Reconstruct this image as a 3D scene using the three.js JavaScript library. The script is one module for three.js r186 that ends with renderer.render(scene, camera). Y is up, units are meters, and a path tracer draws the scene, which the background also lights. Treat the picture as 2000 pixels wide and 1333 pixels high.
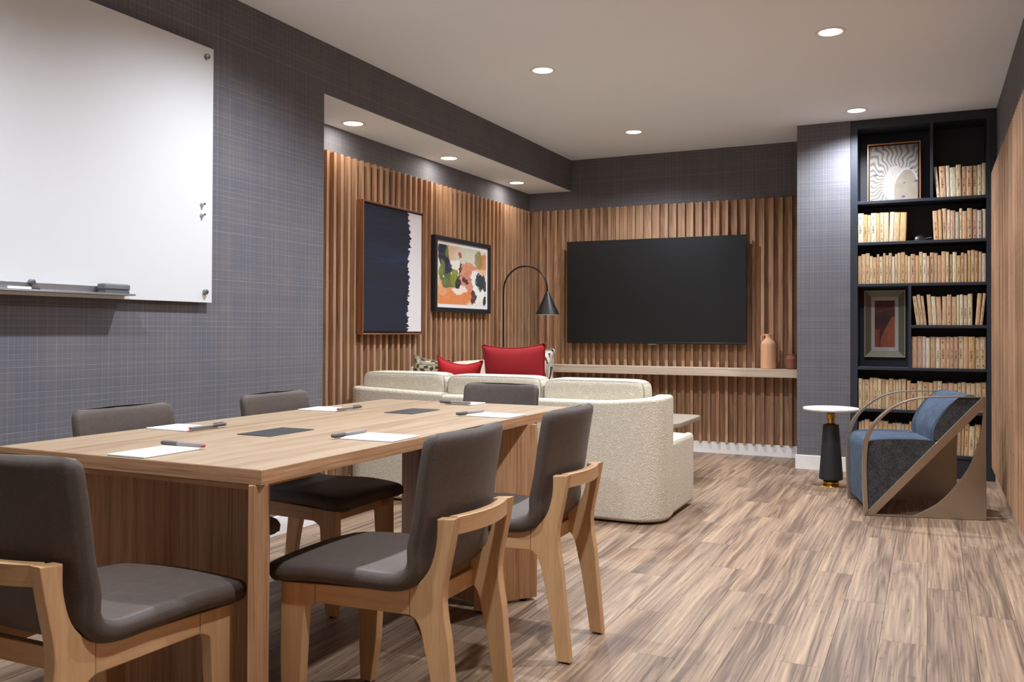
import * as THREE from 'three';
import { RoundedBoxGeometry } from 'three/addons/geometries/RoundedBoxGeometry.js';
import { mergeGeometries, toCreasedNormals } from 'three/addons/utils/BufferGeometryUtils.js';

import { RectAreaLightUniformsLib } from 'three/addons/lights/RectAreaLightUniformsLib.js';

// ---------------------------------------------------------------- camera, light, exposure
RectAreaLightUniformsLib.init();
const scene = new THREE.Scene();
scene.background = new THREE.Color(0.02, 0.02, 0.022);
const F = 1726.556;
const camera = new THREE.PerspectiveCamera(2 * Math.atan(666.5 / F) * 180 / Math.PI, 2000 / 1333, 0.05, 60);
camera.position.set(0, 1.09, 0);
camera.rotation.set(0.0105433, 0.4412607, 0.0039046, 'YXZ');
camera.setViewOffset(2000, 1333, 0, 38.1, 2000, 1333);
camera.updateProjectionMatrix();

const renderer = new THREE.WebGLRenderer({ antialias: true });
renderer.toneMapping = THREE.LinearToneMapping;
renderer.toneMappingExposure = 1.46;
renderer.shadowMap.enabled = true;

const DOWNLIGHT = 8.6;       // candela of each ceiling downlight
const ALCOVE_LIGHT = 52;     // radiance of each soffit downlight lens
const LIGHT_COLOR = new THREE.Color(0.885, 0.955, 1.07);

// ---------------------------------------------------------------- helpers
const CEIL = 2.74, SOFFIT = 2.441, XL = -3.13, XA = -3.575, XR = 0.447, ZB = -7.955, ZF = 1.6, ZC = -7.35;
function rng(seed) { let a = seed >>> 0; return () => { a = (a + 0x6D2B79F5) >>> 0; let t = a; t = Math.imul(t ^ (t >>> 15), t | 1); t ^= t + Math.imul(t ^ (t >>> 7), t | 61); return ((t ^ (t >>> 14)) >>> 0) / 4294967296; }; }
const lerp = (a, b, t) => a + (b - a) * t, clamp = (x, a = 0, b = 1) => Math.min(b, Math.max(a, x)), sstep = (a, b, x) => { const t = clamp((x - a) / (b - a)); return t * t * (3 - 2 * t); };
const mix3 = (a, b, t) => [lerp(a[0], b[0], t), lerp(a[1], b[1], t), lerp(a[2], b[2], t)];
function noiseOf(seed) {
  const r = rng(seed), T = new Float32Array(4096).map(() => r());
  const h = (x, y) => T[(Math.imul(x, 374761393) + Math.imul(y, 668265263) ^ (Math.imul(x ^ (y << 3), 1274126177) >>> 11)) & 4095];
  return (x, y, px, py) => {
    const xi = Math.floor(x), yi = Math.floor(y); let fx = x - xi, fy = y - yi; fx = fx * fx * (3 - 2 * fx); fy = fy * fy * (3 - 2 * fy);
    const m = (a, n) => ((a % n) + n) % n, x0 = m(xi, px), x1 = m(xi + 1, px), y0 = m(yi, py), y1 = m(yi + 1, py);
    return lerp(lerp(h(x0, y0), h(x1, y0), fx), lerp(h(x0, y1), h(x1, y1), fx), fy);
  };
}
function fbm(n, u, v, fu, fv, oct = 4, gain = 0.5) { let s = 0, a = 1, w = 0; for (let k = 0; k < oct; k++) { s += a * n(u * fu, v * fv, fu, fv); w += a; a *= gain; fu *= 2; fv *= 2; } return s / w; }
function tex(W, H, fn, su = 1, sv = 1, srgb = true) {
  const d = new Uint8Array(W * H * 4);
  for (let j = 0, k = 0; j < H; j++) for (let i = 0; i < W; i++, k += 4) { const c = fn((i + 0.5) / W, (j + 0.5) / H, i, j); d[k] = clamp(c[0]) * 255; d[k + 1] = clamp(c[1]) * 255; d[k + 2] = clamp(c[2]) * 255; d[k + 3] = 255; }
  const t = new THREE.DataTexture(d, W, H, THREE.RGBAFormat);
  t.wrapS = t.wrapT = THREE.RepeatWrapping; t.magFilter = THREE.LinearFilter; t.minFilter = THREE.LinearMipmapLinearFilter; t.generateMipmaps = true; t.anisotropy = 8;
  t.colorSpace = srgb ? THREE.SRGBColorSpace : THREE.NoColorSpace; t.repeat.set(1 / su, 1 / sv); t.needsUpdate = true; return t;
}
const rgb = (r, g, b) => [r / 255, g / 255, b / 255];
const hex = (r, g, b) => new THREE.Color().setRGB(r / 255, g / 255, b / 255, THREE.SRGBColorSpace);
const std = (o) => new THREE.MeshPhysicalMaterial(o);

// names, labels, tags
const used = new Map();
function numbered(name) { const k = used.get(name) || 0; used.set(name, k + 1); return k ? `${name}_${String(k).padStart(3, '0')}` : name; }
function shade(o) { o.traverse((m) => { if (m.isMesh) { m.castShadow = true; m.receiveShadow = true; } }); return o; }
function tag(o, label, category, group) { o.userData.label = label; o.userData.category = category; if (group) o.userData.group = group; return o; }
function thing(name, label, category, pos = [0, 0, 0], turn = 0, group) { const o = new THREE.Group(); o.name = numbered(name); o.position.set(...pos); o.rotation.y = turn; scene.add(o); return tag(o, label, category, group); }
function part(name, geo, mat, parent, label) { const m = new THREE.Mesh(geo, mat); m.name = name; m.castShadow = m.receiveShadow = true; parent.add(m); if (label) m.userData.label = label; return m; }
function struct(name, geo, mat, label, category) { const m = new THREE.Mesh(geo, mat); m.name = name; m.castShadow = m.receiveShadow = true; m.userData.kind = 'structure'; m.userData.label = label; m.userData.category = category; scene.add(m); return m; }
function dup(o, pos, turn, label, group) { const c = o.clone(); c.name = numbered(o.name.replace(/_\d{3}$/, '')); c.position.set(...pos); c.rotation.y = turn; c.userData = { ...o.userData, label }; if (group) c.userData.group = group; scene.add(c); return c; }

// geometry helpers; uvs in metres, v along the grain axis
function uvBox(g, grain = 'y', ou = 0, ov = 0) {
  if (!g.attributes.normal) g.computeVertexNormals();
  const p = g.attributes.position, n = g.attributes.normal, uv = new Float32Array(p.count * 2), G = 'xyz'.indexOf(grain);
  for (let i = 0; i < p.count; i++) {
    const P = [p.getX(i), p.getY(i), p.getZ(i)], N = [Math.abs(n.getX(i)), Math.abs(n.getY(i)), Math.abs(n.getZ(i))];
    const a = N[0] > N[1] ? (N[0] > N[2] ? 0 : 2) : (N[1] > N[2] ? 1 : 2), o = [0, 1, 2].filter((k) => k !== a);
    let u, v; if (a === G) { u = P[o[0]]; v = P[o[1]]; } else { v = P[G]; u = P[o[0] === G ? o[1] : o[0]] + (a * 0.37); }
    uv[2 * i] = u + ou; uv[2 * i + 1] = v + ov;
  }
  g.setAttribute('uv', new THREE.BufferAttribute(uv, 2)); return g;
}
function box(x0, x1, y0, y1, z0, z1, grain = 'y', ou = 0, ov = 0) { const g = new THREE.BoxGeometry(Math.abs(x1 - x0), Math.abs(y1 - y0), Math.abs(z1 - z0)); g.translate((x0 + x1) / 2, (y0 + y1) / 2, (z0 + z1) / 2); return uvBox(g, grain, ou, ov); }
function rbox(x0, x1, y0, y1, z0, z1, r = 0.004, grain = 'y', seg = 2, ou = 0, ov = 0) { const g = new RoundedBoxGeometry(x1 - x0, y1 - y0, z1 - z0, seg, r); g.translate((x0 + x1) / 2, (y0 + y1) / 2, (z0 + z1) / 2); return uvBox(g, grain, ou, ov); }
function merge(list) { return mergeGeometries(list.map((g) => { const h = g.index ? g.toNonIndexed() : g; for (const k of Object.keys(h.attributes)) if (!['position', 'normal', 'uv'].includes(k)) h.deleteAttribute(k); return h; })); }
function extr(pts, depth, bevel = 0.003, holes = []) {
  const s = pts instanceof THREE.Shape ? pts : new THREE.Shape(pts.map((p) => new THREE.Vector2(p[0], p[1]))); for (const h of holes) s.holes.push(new THREE.Path(h.map((p) => new THREE.Vector2(p[0], p[1]))));
  const g = new THREE.ExtrudeGeometry(s, { depth: depth - 2 * bevel, bevelEnabled: bevel > 0, bevelThickness: bevel, bevelSize: bevel, bevelOffset: -bevel, bevelSegments: 2, curveSegments: 12 }); g.translate(0, 0, bevel); return g;
}
function smooth(pts, n = 24, closed = false) { return new THREE.SplineCurve(pts.map((p) => new THREE.Vector2(p[0], p[1]))).getPoints(n).map((p) => [p.x, p.y]); }
// rings of points -> closed skin
function skin(rings, capped = true) {
  const M = rings[0].length, pos = [], idx = [];
  for (const r of rings) for (const p of r) pos.push(p[0], p[1], p[2]);
  for (let i = 0; i < rings.length - 1; i++) for (let j = 0; j < M; j++) { const a = i * M + j, b = i * M + (j + 1) % M, c = a + M, d = b + M; idx.push(a, b, c, b, d, c); }
  if (capped) for (const [r, flip] of [[0, true], [rings.length - 1, false]]) {
    const c = [0, 0, 0]; for (const p of rings[r]) for (let k = 0; k < 3; k++) c[k] += p[k] / M; const ci = pos.length / 3; pos.push(...c);
    const o = pos.length / 3; for (const p of rings[r]) pos.push(...p);
    for (let j = 0; j < M; j++) { const a = o + j, b = o + (j + 1) % M; flip ? idx.push(ci, b, a) : idx.push(ci, a, b); }
  }
  const g = new THREE.BufferGeometry(); g.setAttribute('position', new THREE.Float32BufferAttribute(pos, 3)); g.setIndex(idx); g.computeVertexNormals(); return g;
}
// upright strip following [x, z, height] points: rounded top, thickness t
function strip(path, t, y0, r = 0.03, shrink = 0) {
  const rings = path.map((p, i) => {
    const a = path[Math.max(0, i - 1)], b = path[Math.min(path.length - 1, i + 1)]; let tx = b[0] - a[0], tz = b[1] - a[1]; const l = Math.hypot(tx, tz); tx /= l; tz /= l;
    const nx = -tz, nz = tx, h = p[2], ring = [], w = t / 2, put = (o, y) => ring.push([p[0] + nx * o, y, p[1] + nz * o]);
    put(-w + 0.012, y0); put(-w, y0 + 0.02); put(-w - shrink * 0, (y0 + h) / 2);
    for (let k = 0; k <= 6; k++) { const q = k / 6 * Math.PI / 2; put(-w + r - r * Math.cos(q), h - r + r * Math.sin(q)); }
    for (let k = 0; k <= 6; k++) { const q = k / 6 * Math.PI / 2; put(w - r + r * Math.sin(q), h - r + r * Math.cos(q)); }
    put(w, (y0 + h) / 2); put(w, y0 + 0.02); put(w - 0.012, y0); return ring;
  });
  const g = skin(rings), M = rings[0].length, p = g.attributes.position, uv = new Float32Array(p.count * 2); let acc = 0;
  for (let i = 0; i < p.count; i++) { const k = Math.floor(i / M); if (k < rings.length) { if (i % M === 0 && k) acc += Math.hypot(path[k][0] - path[k - 1][0], path[k][1] - path[k - 1][1]); uv[2 * i] = acc + (i % M > M / 2 ? 0.13 : 0); uv[2 * i + 1] = p.getY(i); } else { uv[2 * i] = p.getX(i) + p.getZ(i); uv[2 * i + 1] = p.getY(i); } }
  g.setAttribute('uv', new THREE.BufferAttribute(uv, 2)); return g;
}
function cushion(w, h, d, k = 6, n = 14) {           // super-ellipsoid block, origin at the centre
  const g = new THREE.BoxGeometry(2, 2, 2, n, n, n), p = g.attributes.position;
  for (let i = 0; i < p.count; i++) { const x = p.getX(i), y = p.getY(i), z = p.getZ(i), s = Math.pow(Math.abs(x) ** k + Math.abs(y) ** k + Math.abs(z) ** k, -1 / k); p.setXYZ(i, x * s * w / 2, y * s * h / 2, z * s * d / 2); }
  g.deleteAttribute('uv'); g.deleteAttribute('normal'); const m = weld(g); m.computeVertexNormals(); return uvBox(m, 'y');
}
function weld(g) { const p = g.attributes.position, map = new Map(), pos = [], re = []; for (let i = 0; i < p.count; i++) { const k = [p.getX(i), p.getY(i), p.getZ(i)].map((v) => Math.round(v * 1e5)).join(); if (!map.has(k)) { map.set(k, pos.length / 3); pos.push(p.getX(i), p.getY(i), p.getZ(i)); } re.push(map.get(k)); } const ix = g.index ? Array.from(g.index.array, (i) => re[i]) : re; const o = new THREE.BufferGeometry(); o.setAttribute('position', new THREE.Float32BufferAttribute(pos, 3)); o.setIndex(ix); return o; }
function throwPillow(w, h, t, sag = 0.08, n = 22) {      // stands in the xy plane, base at y = 0
  const pos = [], idx = [];
  for (const s of [1, -1]) for (let j = 0; j <= n; j++) for (let i = 0; i <= n; i++) {
    const u = i / n * 2 - 1, v = j / n * 2 - 1, x = u * (1 - sag * (1 - u * u * 0.2) * (1 - v * v)), y = v * (1 - sag * (1 - u * u));
    const th = Math.pow(Math.max(0, (1 - u ** 4) * (1 - v ** 4)), 0.5) * (1 - 0.25 * (u * u + v * v) / 2);
    pos.push(x * w / 2, (y + 1) * h / 2, s * th * t / 2);
  }
  const N = (n + 1) ** 2; for (let s = 0; s < 2; s++) for (let j = 0; j < n; j++) for (let i = 0; i < n; i++) { const a = s * N + j * (n + 1) + i, b = a + 1, c = a + n + 1, d = c + 1; s ? idx.push(a, c, b, b, c, d) : idx.push(a, b, c, b, d, c); }
  const g = new THREE.BufferGeometry(); g.setAttribute('position', new THREE.Float32BufferAttribute(pos, 3)); g.setIndex(idx); const m = weld(g); m.computeVertexNormals(); return uvBox(m, 'y');
}
function lathe(pts, seg = 40) { return new THREE.LatheGeometry(pts.map((p) => new THREE.Vector2(p[0], p[1])), seg); }
function tube(pts, r, seg = 40, rad = 10) { return new THREE.TubeGeometry(new THREE.CatmullRomCurve3(pts.map((p) => new THREE.Vector3(...p))), seg, r, rad, false); }

// ---------------------------------------------------------------- materials
function woodTex(seed, W, H, su, sv, o) {
  const n = noiseOf(seed), n2 = noiseOf(seed + 7);
  return tex(W, H, (u, v) => {
    const w = fbm(n, u, v, o.wu || 4, o.wv || 3, 3) - 0.5, field = fbm(n2, u + w * 0.05, v + w * 0.02, o.cu || 6, o.cv || 2, o.co || 2);
    const ring = Math.abs(((field * o.rings) % 1 + 1) % 1 - 0.5) * 2, broad = fbm(n, u + w * 0.03, v, o.bu || 14, o.bv || 2, 4);
    const fine = n2(u * o.fu, v * o.fv, o.fu, o.fv), pore = n(u * o.fu * 1.5, v * o.fv * 3, Math.round(o.fu * 1.5), o.fv * 3);
    let t = 0.5 + (broad - 0.5) * o.kb + (ring - 0.5) * o.kr + (fine - 0.5) * o.kf; t -= pore > 0.8 ? (pore - 0.8) * o.kp : 0;
    return t < 0.5 ? mix3(o.dark, o.mid, clamp(t * 2)) : mix3(o.mid, o.light, clamp(t * 2 - 1));
  }, su, sv);
}
const floorTex = woodTex(11, 1024, 2048, 1.22, 2.44, { wu: 5, wv: 4, cu: 11, cv: 2, co: 1, rings: 7, bu: 40, bv: 2, fu: 300, fv: 12, kb: 1.0, kr: 0.3, kf: 0.55, kp: 2.2, dark: rgb(102, 80, 63), mid: rgb(147, 122, 99), light: rgb(180, 152, 123) });
const slatTex = woodTex(23, 512, 1024, 0.6, 2.4, { wu: 4, wv: 3, cu: 5, cv: 2, rings: 7, bu: 24, bv: 2, fu: 200, fv: 20, kb: 1.0, kr: 0.22, kf: 0.4, kp: 1.4, dark: rgb(122, 90, 64), mid: rgb(174, 134, 101), light: rgb(204, 166, 131) });
const oakTex = woodTex(31, 1024, 1024, 0.9, 1.8, { wu: 4, wv: 3, cu: 4, cv: 2, rings: 6, bu: 26, bv: 2, fu: 256, fv: 20, kb: 0.9, kr: 0.14, kf: 0.35, kp: 1.0, dark: rgb(178, 143, 108), mid: rgb(214, 182, 146), light: rgb(229, 202, 170) });
const oakDarkTex = woodTex(37, 512, 1024, 0.5, 1.2, { wu: 4, wv: 2, cu: 4, cv: 1, rings: 4, bu: 40, bv: 1, fu: 256, fv: 12, kb: 0.7, kr: 0.1, kf: 0.55, kp: 1.0, dark: rgb(134, 98, 68), mid: rgb(176, 136, 100), light: rgb(198, 160, 124) });
const beechTex = woodTex(41, 512, 512, 0.5, 0.8, { wu: 3, wv: 2, cu: 3, cv: 1, rings: 4, bu: 18, bv: 2, fu: 160, fv: 20, kb: 0.5, kr: 0.12, kf: 0.22, kp: 0.5, dark: rgb(176, 132, 90), mid: rgb(203, 160, 114), light: rgb(218, 178, 134) });
const ashTex = woodTex(47, 512, 1024, 0.5, 1.6, { wu: 4, wv: 3, cu: 4, cv: 2, rings: 5, bu: 20, bv: 2, fu: 160, fv: 16, kb: 0.8, kr: 0.16, kf: 0.3, kp: 0.8, dark: rgb(166, 146, 122), mid: rgb(196, 177, 152), light: rgb(214, 198, 174) });
const wallpaperTex = (() => {
  const N = 2048, r = rng(5), n = noiseOf(6);
  const line = (seed, minor, major) => {
    const a = new Float32Array(N), q = rng(seed); for (let i = 0; i < N; i++) a[i] = (q() - 0.5) * 0.30;
    for (let i = 0; i < N; i += 6 + Math.floor(q() * minor)) { const k = 0.15 + q() * 0.35; for (let d = 0; d < 2; d++) a[(i + d) % N] += k; }
    for (let i = 0; i < N; i += 34 + Math.floor(q() * major)) { const k = 0.7 + q() * 0.9, w = 2 + Math.floor(q() * 2); for (let d = 0; d < w; d++) a[(i + d) % N] += k; }
    return a;
  };
  const cv = line(101, 14, 60), rh = line(202, 14, 60);
  return tex(N, N, (u, v, i, j) => {
    const sv = 0.55 + 0.9 * n(u * 512, v * 24, 512, 24), sh = 0.55 + 0.9 * n(u * 24, v * 512, 24, 512), b = n(u * 10, v * 10, 10, 10) - 0.5, t = cv[i] * sv + rh[j] * sh, k = Math.max(0, t);
    const base = mix3(rgb(97, 96, 102), rgb(105, 102, 104), clamp(0.5 + b));
    const c = t < 0 ? mix3(base, rgb(67, 66, 72), clamp(-t * 2.2)) : mix3(base, rgb(182, 176, 172), clamp(k * 0.34));
    return c;
  }, 0.95, 0.95);
})();
const wallpaper = std({ map: wallpaperTex, roughness: 0.85 });
const white = std({ color: hex(243, 248, 253), roughness: 0.9 });
const trimWhite = std({ color: hex(238, 234, 228), roughness: 0.45 });
const tints = (tex_, list, rough) => list.map((c) => std({ map: tex_, color: new THREE.Color(...c), roughness: rough }));
const slatMats = tints(slatTex, [[1, 1, 1], [0.9, 0.88, 0.86], [1.06, 1.04, 1.0], [0.94, 0.96, 0.98], [0.84, 0.8, 0.78], [1.0, 0.94, 0.88]], 0.55);
const backingMat = std({ map: slatTex, color: new THREE.Color(0.8, 0.76, 0.72), roughness: 0.6 });
const floorMats = tints(floorTex, [[1, 1, 1], [0.96, 0.95, 0.95], [1.04, 1.03, 1.01], [0.93, 0.915, 0.91], [1.02, 0.98, 0.94], [0.98, 0.985, 1.0], [1.05, 1.035, 1.01]], 0.5);
const subfloor = std({ color: hex(80, 64, 54), roughness: 0.9 });
const oakTop = std({ map: oakTex, color: new THREE.Color(0.52, 0.51, 0.49), roughness: 0.42 });
const oakEdge = std({ map: oakDarkTex, color: new THREE.Color(1.12, 1.06, 1.0), roughness: 0.5 });
const beech = std({ map: beechTex, roughness: 0.42 });
const ash = std({ map: ashTex, roughness: 0.55 });
const leatherTex = (() => { const n = noiseOf(61); return tex(512, 512, (u, v) => { const a = fbm(n, u, v, 24, 24, 3), b = n(u * 200, v * 200, 200, 200); const k = 0.92 + (a - 0.5) * 0.12 + (b - 0.5) * 0.12; return [k, k, k]; }, 0.4, 0.4); })();
const leatherBump = (() => { const n = noiseOf(63); return tex(256, 256, (u, v) => { const k = 0.5 * n(u * 128, v * 128, 128, 128) + 0.5 * n(u * 64, v * 64, 64, 64); return [k, k, k]; }, 0.12, 0.12, false); })();
const leather = std({ map: leatherTex, color: hex(90, 77, 68), roughness: 0.55, bumpMap: leatherBump, bumpScale: 0.0004, sheen: 0.25, sheenRoughness: 0.6, sheenColor: new THREE.Color(0.55, 0.48, 0.4) });
const boucleBump = (() => { const n = noiseOf(71); return tex(512, 512, (u, v) => { const w = n(u * 20, v * 20, 20, 20), k = 0.6 * Math.abs(n(u * 64 + w, v * 64 + w, 64, 64) - 0.5) * 2 + 0.4 * n(u * 128, v * 128, 128, 128); return [k, k, k]; }, 0.32, 0.32, false); })();
const boucleTex = (() => { const n = noiseOf(71); return tex(512, 512, (u, v) => { const w = n(u * 20, v * 20, 20, 20), k = 0.6 * Math.abs(n(u * 64 + w, v * 64 + w, 64, 64) - 0.5) * 2 + 0.4 * n(u * 128, v * 128, 128, 128); return mix3(rgb(184, 172, 148), rgb(236, 226, 206), clamp(0.15 + k * 0.95)); }, 0.32, 0.32); })();
const boucle = std({ map: boucleTex, bumpMap: boucleBump, bumpScale: 0.003, roughness: 0.95 });
const denimTex = (seed, a, b, amt) => { const n = noiseOf(seed); return tex(512, 512, (u, v) => { const k = n(u * 256, v * 128, 256, 128) * 0.5 + n(u * 128, v * 256, 128, 256) * 0.5, s = fbm(n, u, v, 12, 12, 3); return mix3(a, b, clamp(0.5 + (k - 0.5) * amt + (s - 0.5) * 0.6)); }, 0.4, 0.4); };
const denimBlue = std({ map: denimTex(81, rgb(42, 54, 70), rgb(82, 98, 118), 1.5), roughness: 0.9 });
const denimDark = std({ map: denimTex(83, rgb(26, 27, 30), rgb(88, 86, 86), 1.7), roughness: 0.9 });
const nickel = std({ color: hex(186, 176, 162), metalness: 1, roughness: 0.38 });
const brass = std({ color: hex(205, 160, 84), metalness: 1, roughness: 0.24 });
const blackMatte = std({ color: hex(30, 30, 32), roughness: 0.55 });
const blackMetal = std({ color: hex(34, 33, 33), roughness: 0.4, metalness: 0.4 });
const bookcaseMat = std({ color: hex(37, 41, 50), roughness: 0.5 });
const steel = std({ color: hex(150, 150, 152), metalness: 1, roughness: 0.35 });
const marble = (() => { const n = noiseOf(91); return std({ map: tex(256, 256, (u, v) => { const q = fbm(n, u, v, 4, 4, 5), k = 1 - Math.pow(1 - Math.abs(q - 0.5) * 2, 18) * 0.18; return [0.93 * k, 0.915 * k, 0.885 * k]; }, 0.4, 0.4), roughness: 0.3 }); })();
const paper = std({ color: hex(250, 250, 250), roughness: 0.8 });
const redVelvet = std({ color: hex(142, 14, 20), roughness: 0.9, sheen: 0.5, sheenRoughness: 0.4, sheenColor: new THREE.Color(0.7, 0.12, 0.12) });
const redVelvetLight = std({ color: hex(165, 18, 22), roughness: 0.9, sheen: 0.6, sheenRoughness: 0.4, sheenColor: new THREE.Color(0.7, 0.15, 0.14) });

// ---------------------------------------------------------------- the room
const floor = struct('floor', box(XA - 0.12, XR + 0.1, -0.12, -0.006, ZB - 0.1, ZF + 0.1), subfloor, 'brown-grey wood plank floor', 'floor');
{
  const r = rng(77), W = 0.152, L = 1.22; let col = 0;
  for (let x = XR; x > XA; x -= W, col++) {
    let z = ZF + (col % 3) * 0.41 * -1 - r() * 0.2; const spans = [[ZF, z]]; while (z > ZB) { spans.push([z, Math.max(ZB, z - L)]); z -= L; }
    for (const [z1, z0] of spans) if (z1 - z0 > 0.03) { const g = box(Math.max(XA, x - W) + 0.0006, x - 0.0006, -0.006, 0, z0 + 0.0006, z1 - 0.0006, 'z', r() * 5, r() * 7); part('plank', g, floorMats[Math.floor(r() * floorMats.length)], floor); }
  }
}
struct('ceiling', box(XA - 0.12, XR + 0.12, CEIL, CEIL + 0.12, ZB - 0.12, ZF + 0.12), white, 'smooth white ceiling with recessed downlights', 'ceiling');
struct('wall_left', box(XL - 0.12, XL, 0, CEIL, -4.1, ZF, 'y'), wallpaper, 'blue-grey woven grid wallpaper wall behind the whiteboard', 'wall');
const alcove = struct('wall_alcove', box(XA - 0.12, XA, 0, SOFFIT, ZB, -4.1, 'y', 0.3), wallpaper, 'alcove side wall with vertical wood slats below grey wallpaper', 'wall');
struct('wall_alcove_return', box(XA - 0.12, XL - 0.12, 0, SOFFIT, -4.1, -3.98), wallpaper, 'short return wall at the alcove edge', 'wall');
struct('wall_bulkhead', box(XA - 0.12, XL, SOFFIT + 0.003, CEIL, ZB, -4.1, 'y', 0.1), wallpaper, 'wallpapered bulkhead above the alcove', 'wall');
struct('ceiling_alcove', box(XA, XL - 0.0005, SOFFIT, SOFFIT + 0.0029, ZB, -4.1), white, 'white dropped soffit over the alcove', 'ceiling');
const backWall = struct('wall_back', box(XA - 0.12, XR + 0.1, 0, CEIL, ZB - 0.12, ZB, 'y', 0.5), wallpaper, 'back wall with vertical wood slats and wallpaper strip above', 'wall');
struct('wall_pillar', box(-0.956, -0.557, 0, CEIL, ZB, ZC, 'y', 0.2), wallpaper, 'wallpapered pillar beside the bookcase', 'wall');
const rightWall = struct('wall_right', box(XR, XR + 0.12, 0, CEIL, ZB, ZF, 'y', 0.4), wallpaper, 'right wall of vertical wood slats with wallpaper strip above', 'wall');
struct('wall_front', box(XA, XR + 0.1, 0, CEIL, ZF, ZF + 0.12), white, 'white wall behind the viewer', 'wall');
// wood slats, one mesh each
const SL0 = 0.106, SL1 = 2.262, PITCH = 0.0783, SW = 0.028, SD = 0.034, BK = 0.004;
{
  const r = rng(9), H = SL1 - SL0, gx = [], gz = [];
  const slatGeo = (w, d, ou, ov) => { const c = 0.0022, a = w / 2, b = d / 2, g = extr([[-a + c, -b], [a - c, -b], [a, -b + c], [a, b - c], [a - c, b], [-a + c, b], [-a, b - c], [-a, -b + c]], H, 0); g.rotateX(-Math.PI / 2); return uvBox(g, 'y', ou, ov); };
  for (let k = 0; k < 5; k++) { gx.push(slatGeo(SW, SD, k * 0.31, k * 0.77)); gz.push(slatGeo(SD, SW, k * 0.23 + 0.1, k * 0.57)); }
  const put = (wall, geos, x, z) => { const m = part('slat', geos[Math.floor(r() * 5)], slatMats[Math.floor(r() * slatMats.length)], wall); m.position.set(x, SL0, z); };
  part('backing_panel', box(XA, -0.957, SL0, SL1, ZB, ZB + BK, 'y'), backingMat, backWall);
  for (let x = -1.083 + 0.0783; x > XA + 0.07; x -= PITCH) put(backWall, gx, x, ZB + BK + SD / 2);
  part('backing_panel', box(XA, XA + BK, SL0, SL1, ZB + BK + SD, -4.1, 'y', 1), backingMat, alcove);
  for (let z = -4.13; z > ZB + BK + SD + 0.02; z -= PITCH) put(alcove, gz, XA + BK + SD / 2, z);
  part('backing_panel', box(XR - BK, XR, SL0, SL1, ZC, ZF, 'y', 2), backingMat, rightWall);
  for (let z = ZC + 0.02; z < ZF - 0.05; z += PITCH) put(rightWall, gz, XR - BK - SD / 2, z);
}
struct('baseboard_back', rbox(XA, -0.957, 0, 0.104, ZB, ZB + 0.015, 0.003), trimWhite, 'white baseboard under the back wall slats', 'baseboard');
struct('baseboard_alcove', rbox(XA, XA + 0.013, 0, 0.104, ZB + 0.016, -4.1, 0.003), trimWhite, 'white baseboard along the alcove', 'baseboard');
struct('baseboard_right', rbox(XR - 0.013, XR, 0, 0.104, ZC + 0.005, ZF, 0.003), std({ color: hex(176, 150, 128), roughness: 0.6 }), 'beige baseboard under the right wall slats', 'baseboard');
struct('baseboard_pillar', rbox(-0.968, -0.557, 0, 0.114, ZC, ZC + 0.012, 0.003), trimWhite, 'white baseboard at the foot of the pillar', 'baseboard');
struct('baseboard_left', rbox(XL, XL + 0.013, 0, 0.104, -4.1, ZF, 0.003), trimWhite, 'white baseboard along the wallpapered left wall', 'baseboard');

// ---------------------------------------------------------------- downlights
{
  const glow = std({ color: hex(255, 255, 250), emissive: new THREE.Color(1, 0.96, 0.88), emissiveIntensity: 4, roughness: 0.6 });
  const ring = lathe([[0.062, -0.001], [0.064, -0.004], [0.072, -0.006], [0.082, -0.004], [0.084, 0]], 40), disc = lathe([[0, -0.0022], [0.05, -0.0024], [0.062, -0.0015], [0.0625, -0.0002], [0, -0.0002]], 32);
  const make = (x, y, z, cd, label, group) => {
    const t = thing('downlight', label, 'light', [x, y, z], 0, group); part('trim_ring', ring, trimWhite, t); part('lens', disc, glow, t);
    if (y < 2.6) { const a = new THREE.RectAreaLight(new THREE.Color(1.0, 0.95, 0.9), cd, 0.11, 0.11); a.position.set(0, -0.007, 0); a.rotation.x = -Math.PI / 2; t.add(a); return; }
    const s = new THREE.SpotLight(LIGHT_COLOR, cd, 0, 1.3, 0.65, 2); s.position.set(0, -0.02, 0); s.target.position.set(0, -2, 0); s.castShadow = true; s.shadow.radius = 1.8; s.shadow.mapSize.set(512, 512); t.add(s, s.target);
  };
  const G = 'ceiling downlights';
  make(-2.21, CEIL, -5.12, DOWNLIGHT, 'round ceiling downlight left of centre above the sofa', G);
  make(-2.21, CEIL, -7.02, DOWNLIGHT, 'round ceiling downlight nearest the television wall', G);
  make(-0.49, CEIL, -5.12, DOWNLIGHT, 'large round ceiling downlight at upper right', G);
  make(-0.49, CEIL, -7.02, DOWNLIGHT, 'round ceiling downlight just in front of the bookcase', G);
  make(-2.21, CEIL, -3.22, DOWNLIGHT, 'ceiling downlight above the far half of the table, out of view', G);
  make(-0.49, CEIL, -3.22, DOWNLIGHT, 'ceiling downlight above the aisle beside the table, out of view', G);
  make(-2.21, CEIL, -1.32, DOWNLIGHT, 'ceiling downlight above the near end of the table, out of view', G);
  make(-0.49, CEIL, -1.32, DOWNLIGHT, 'ceiling downlight nearest the viewer, out of view', G);
  const A = 'alcove soffit downlights';
  make(-3.4, SOFFIT, -4.76, ALCOVE_LIGHT, 'soffit downlight nearest the alcove edge', A);
  make(-3.4, SOFFIT, -6.03, ALCOVE_LIGHT, 'middle soffit downlight above the two paintings', A);
  make(-3.4, SOFFIT, -7.29, ALCOVE_LIGHT, 'soffit downlight nearest the room corner', A);
}

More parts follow.
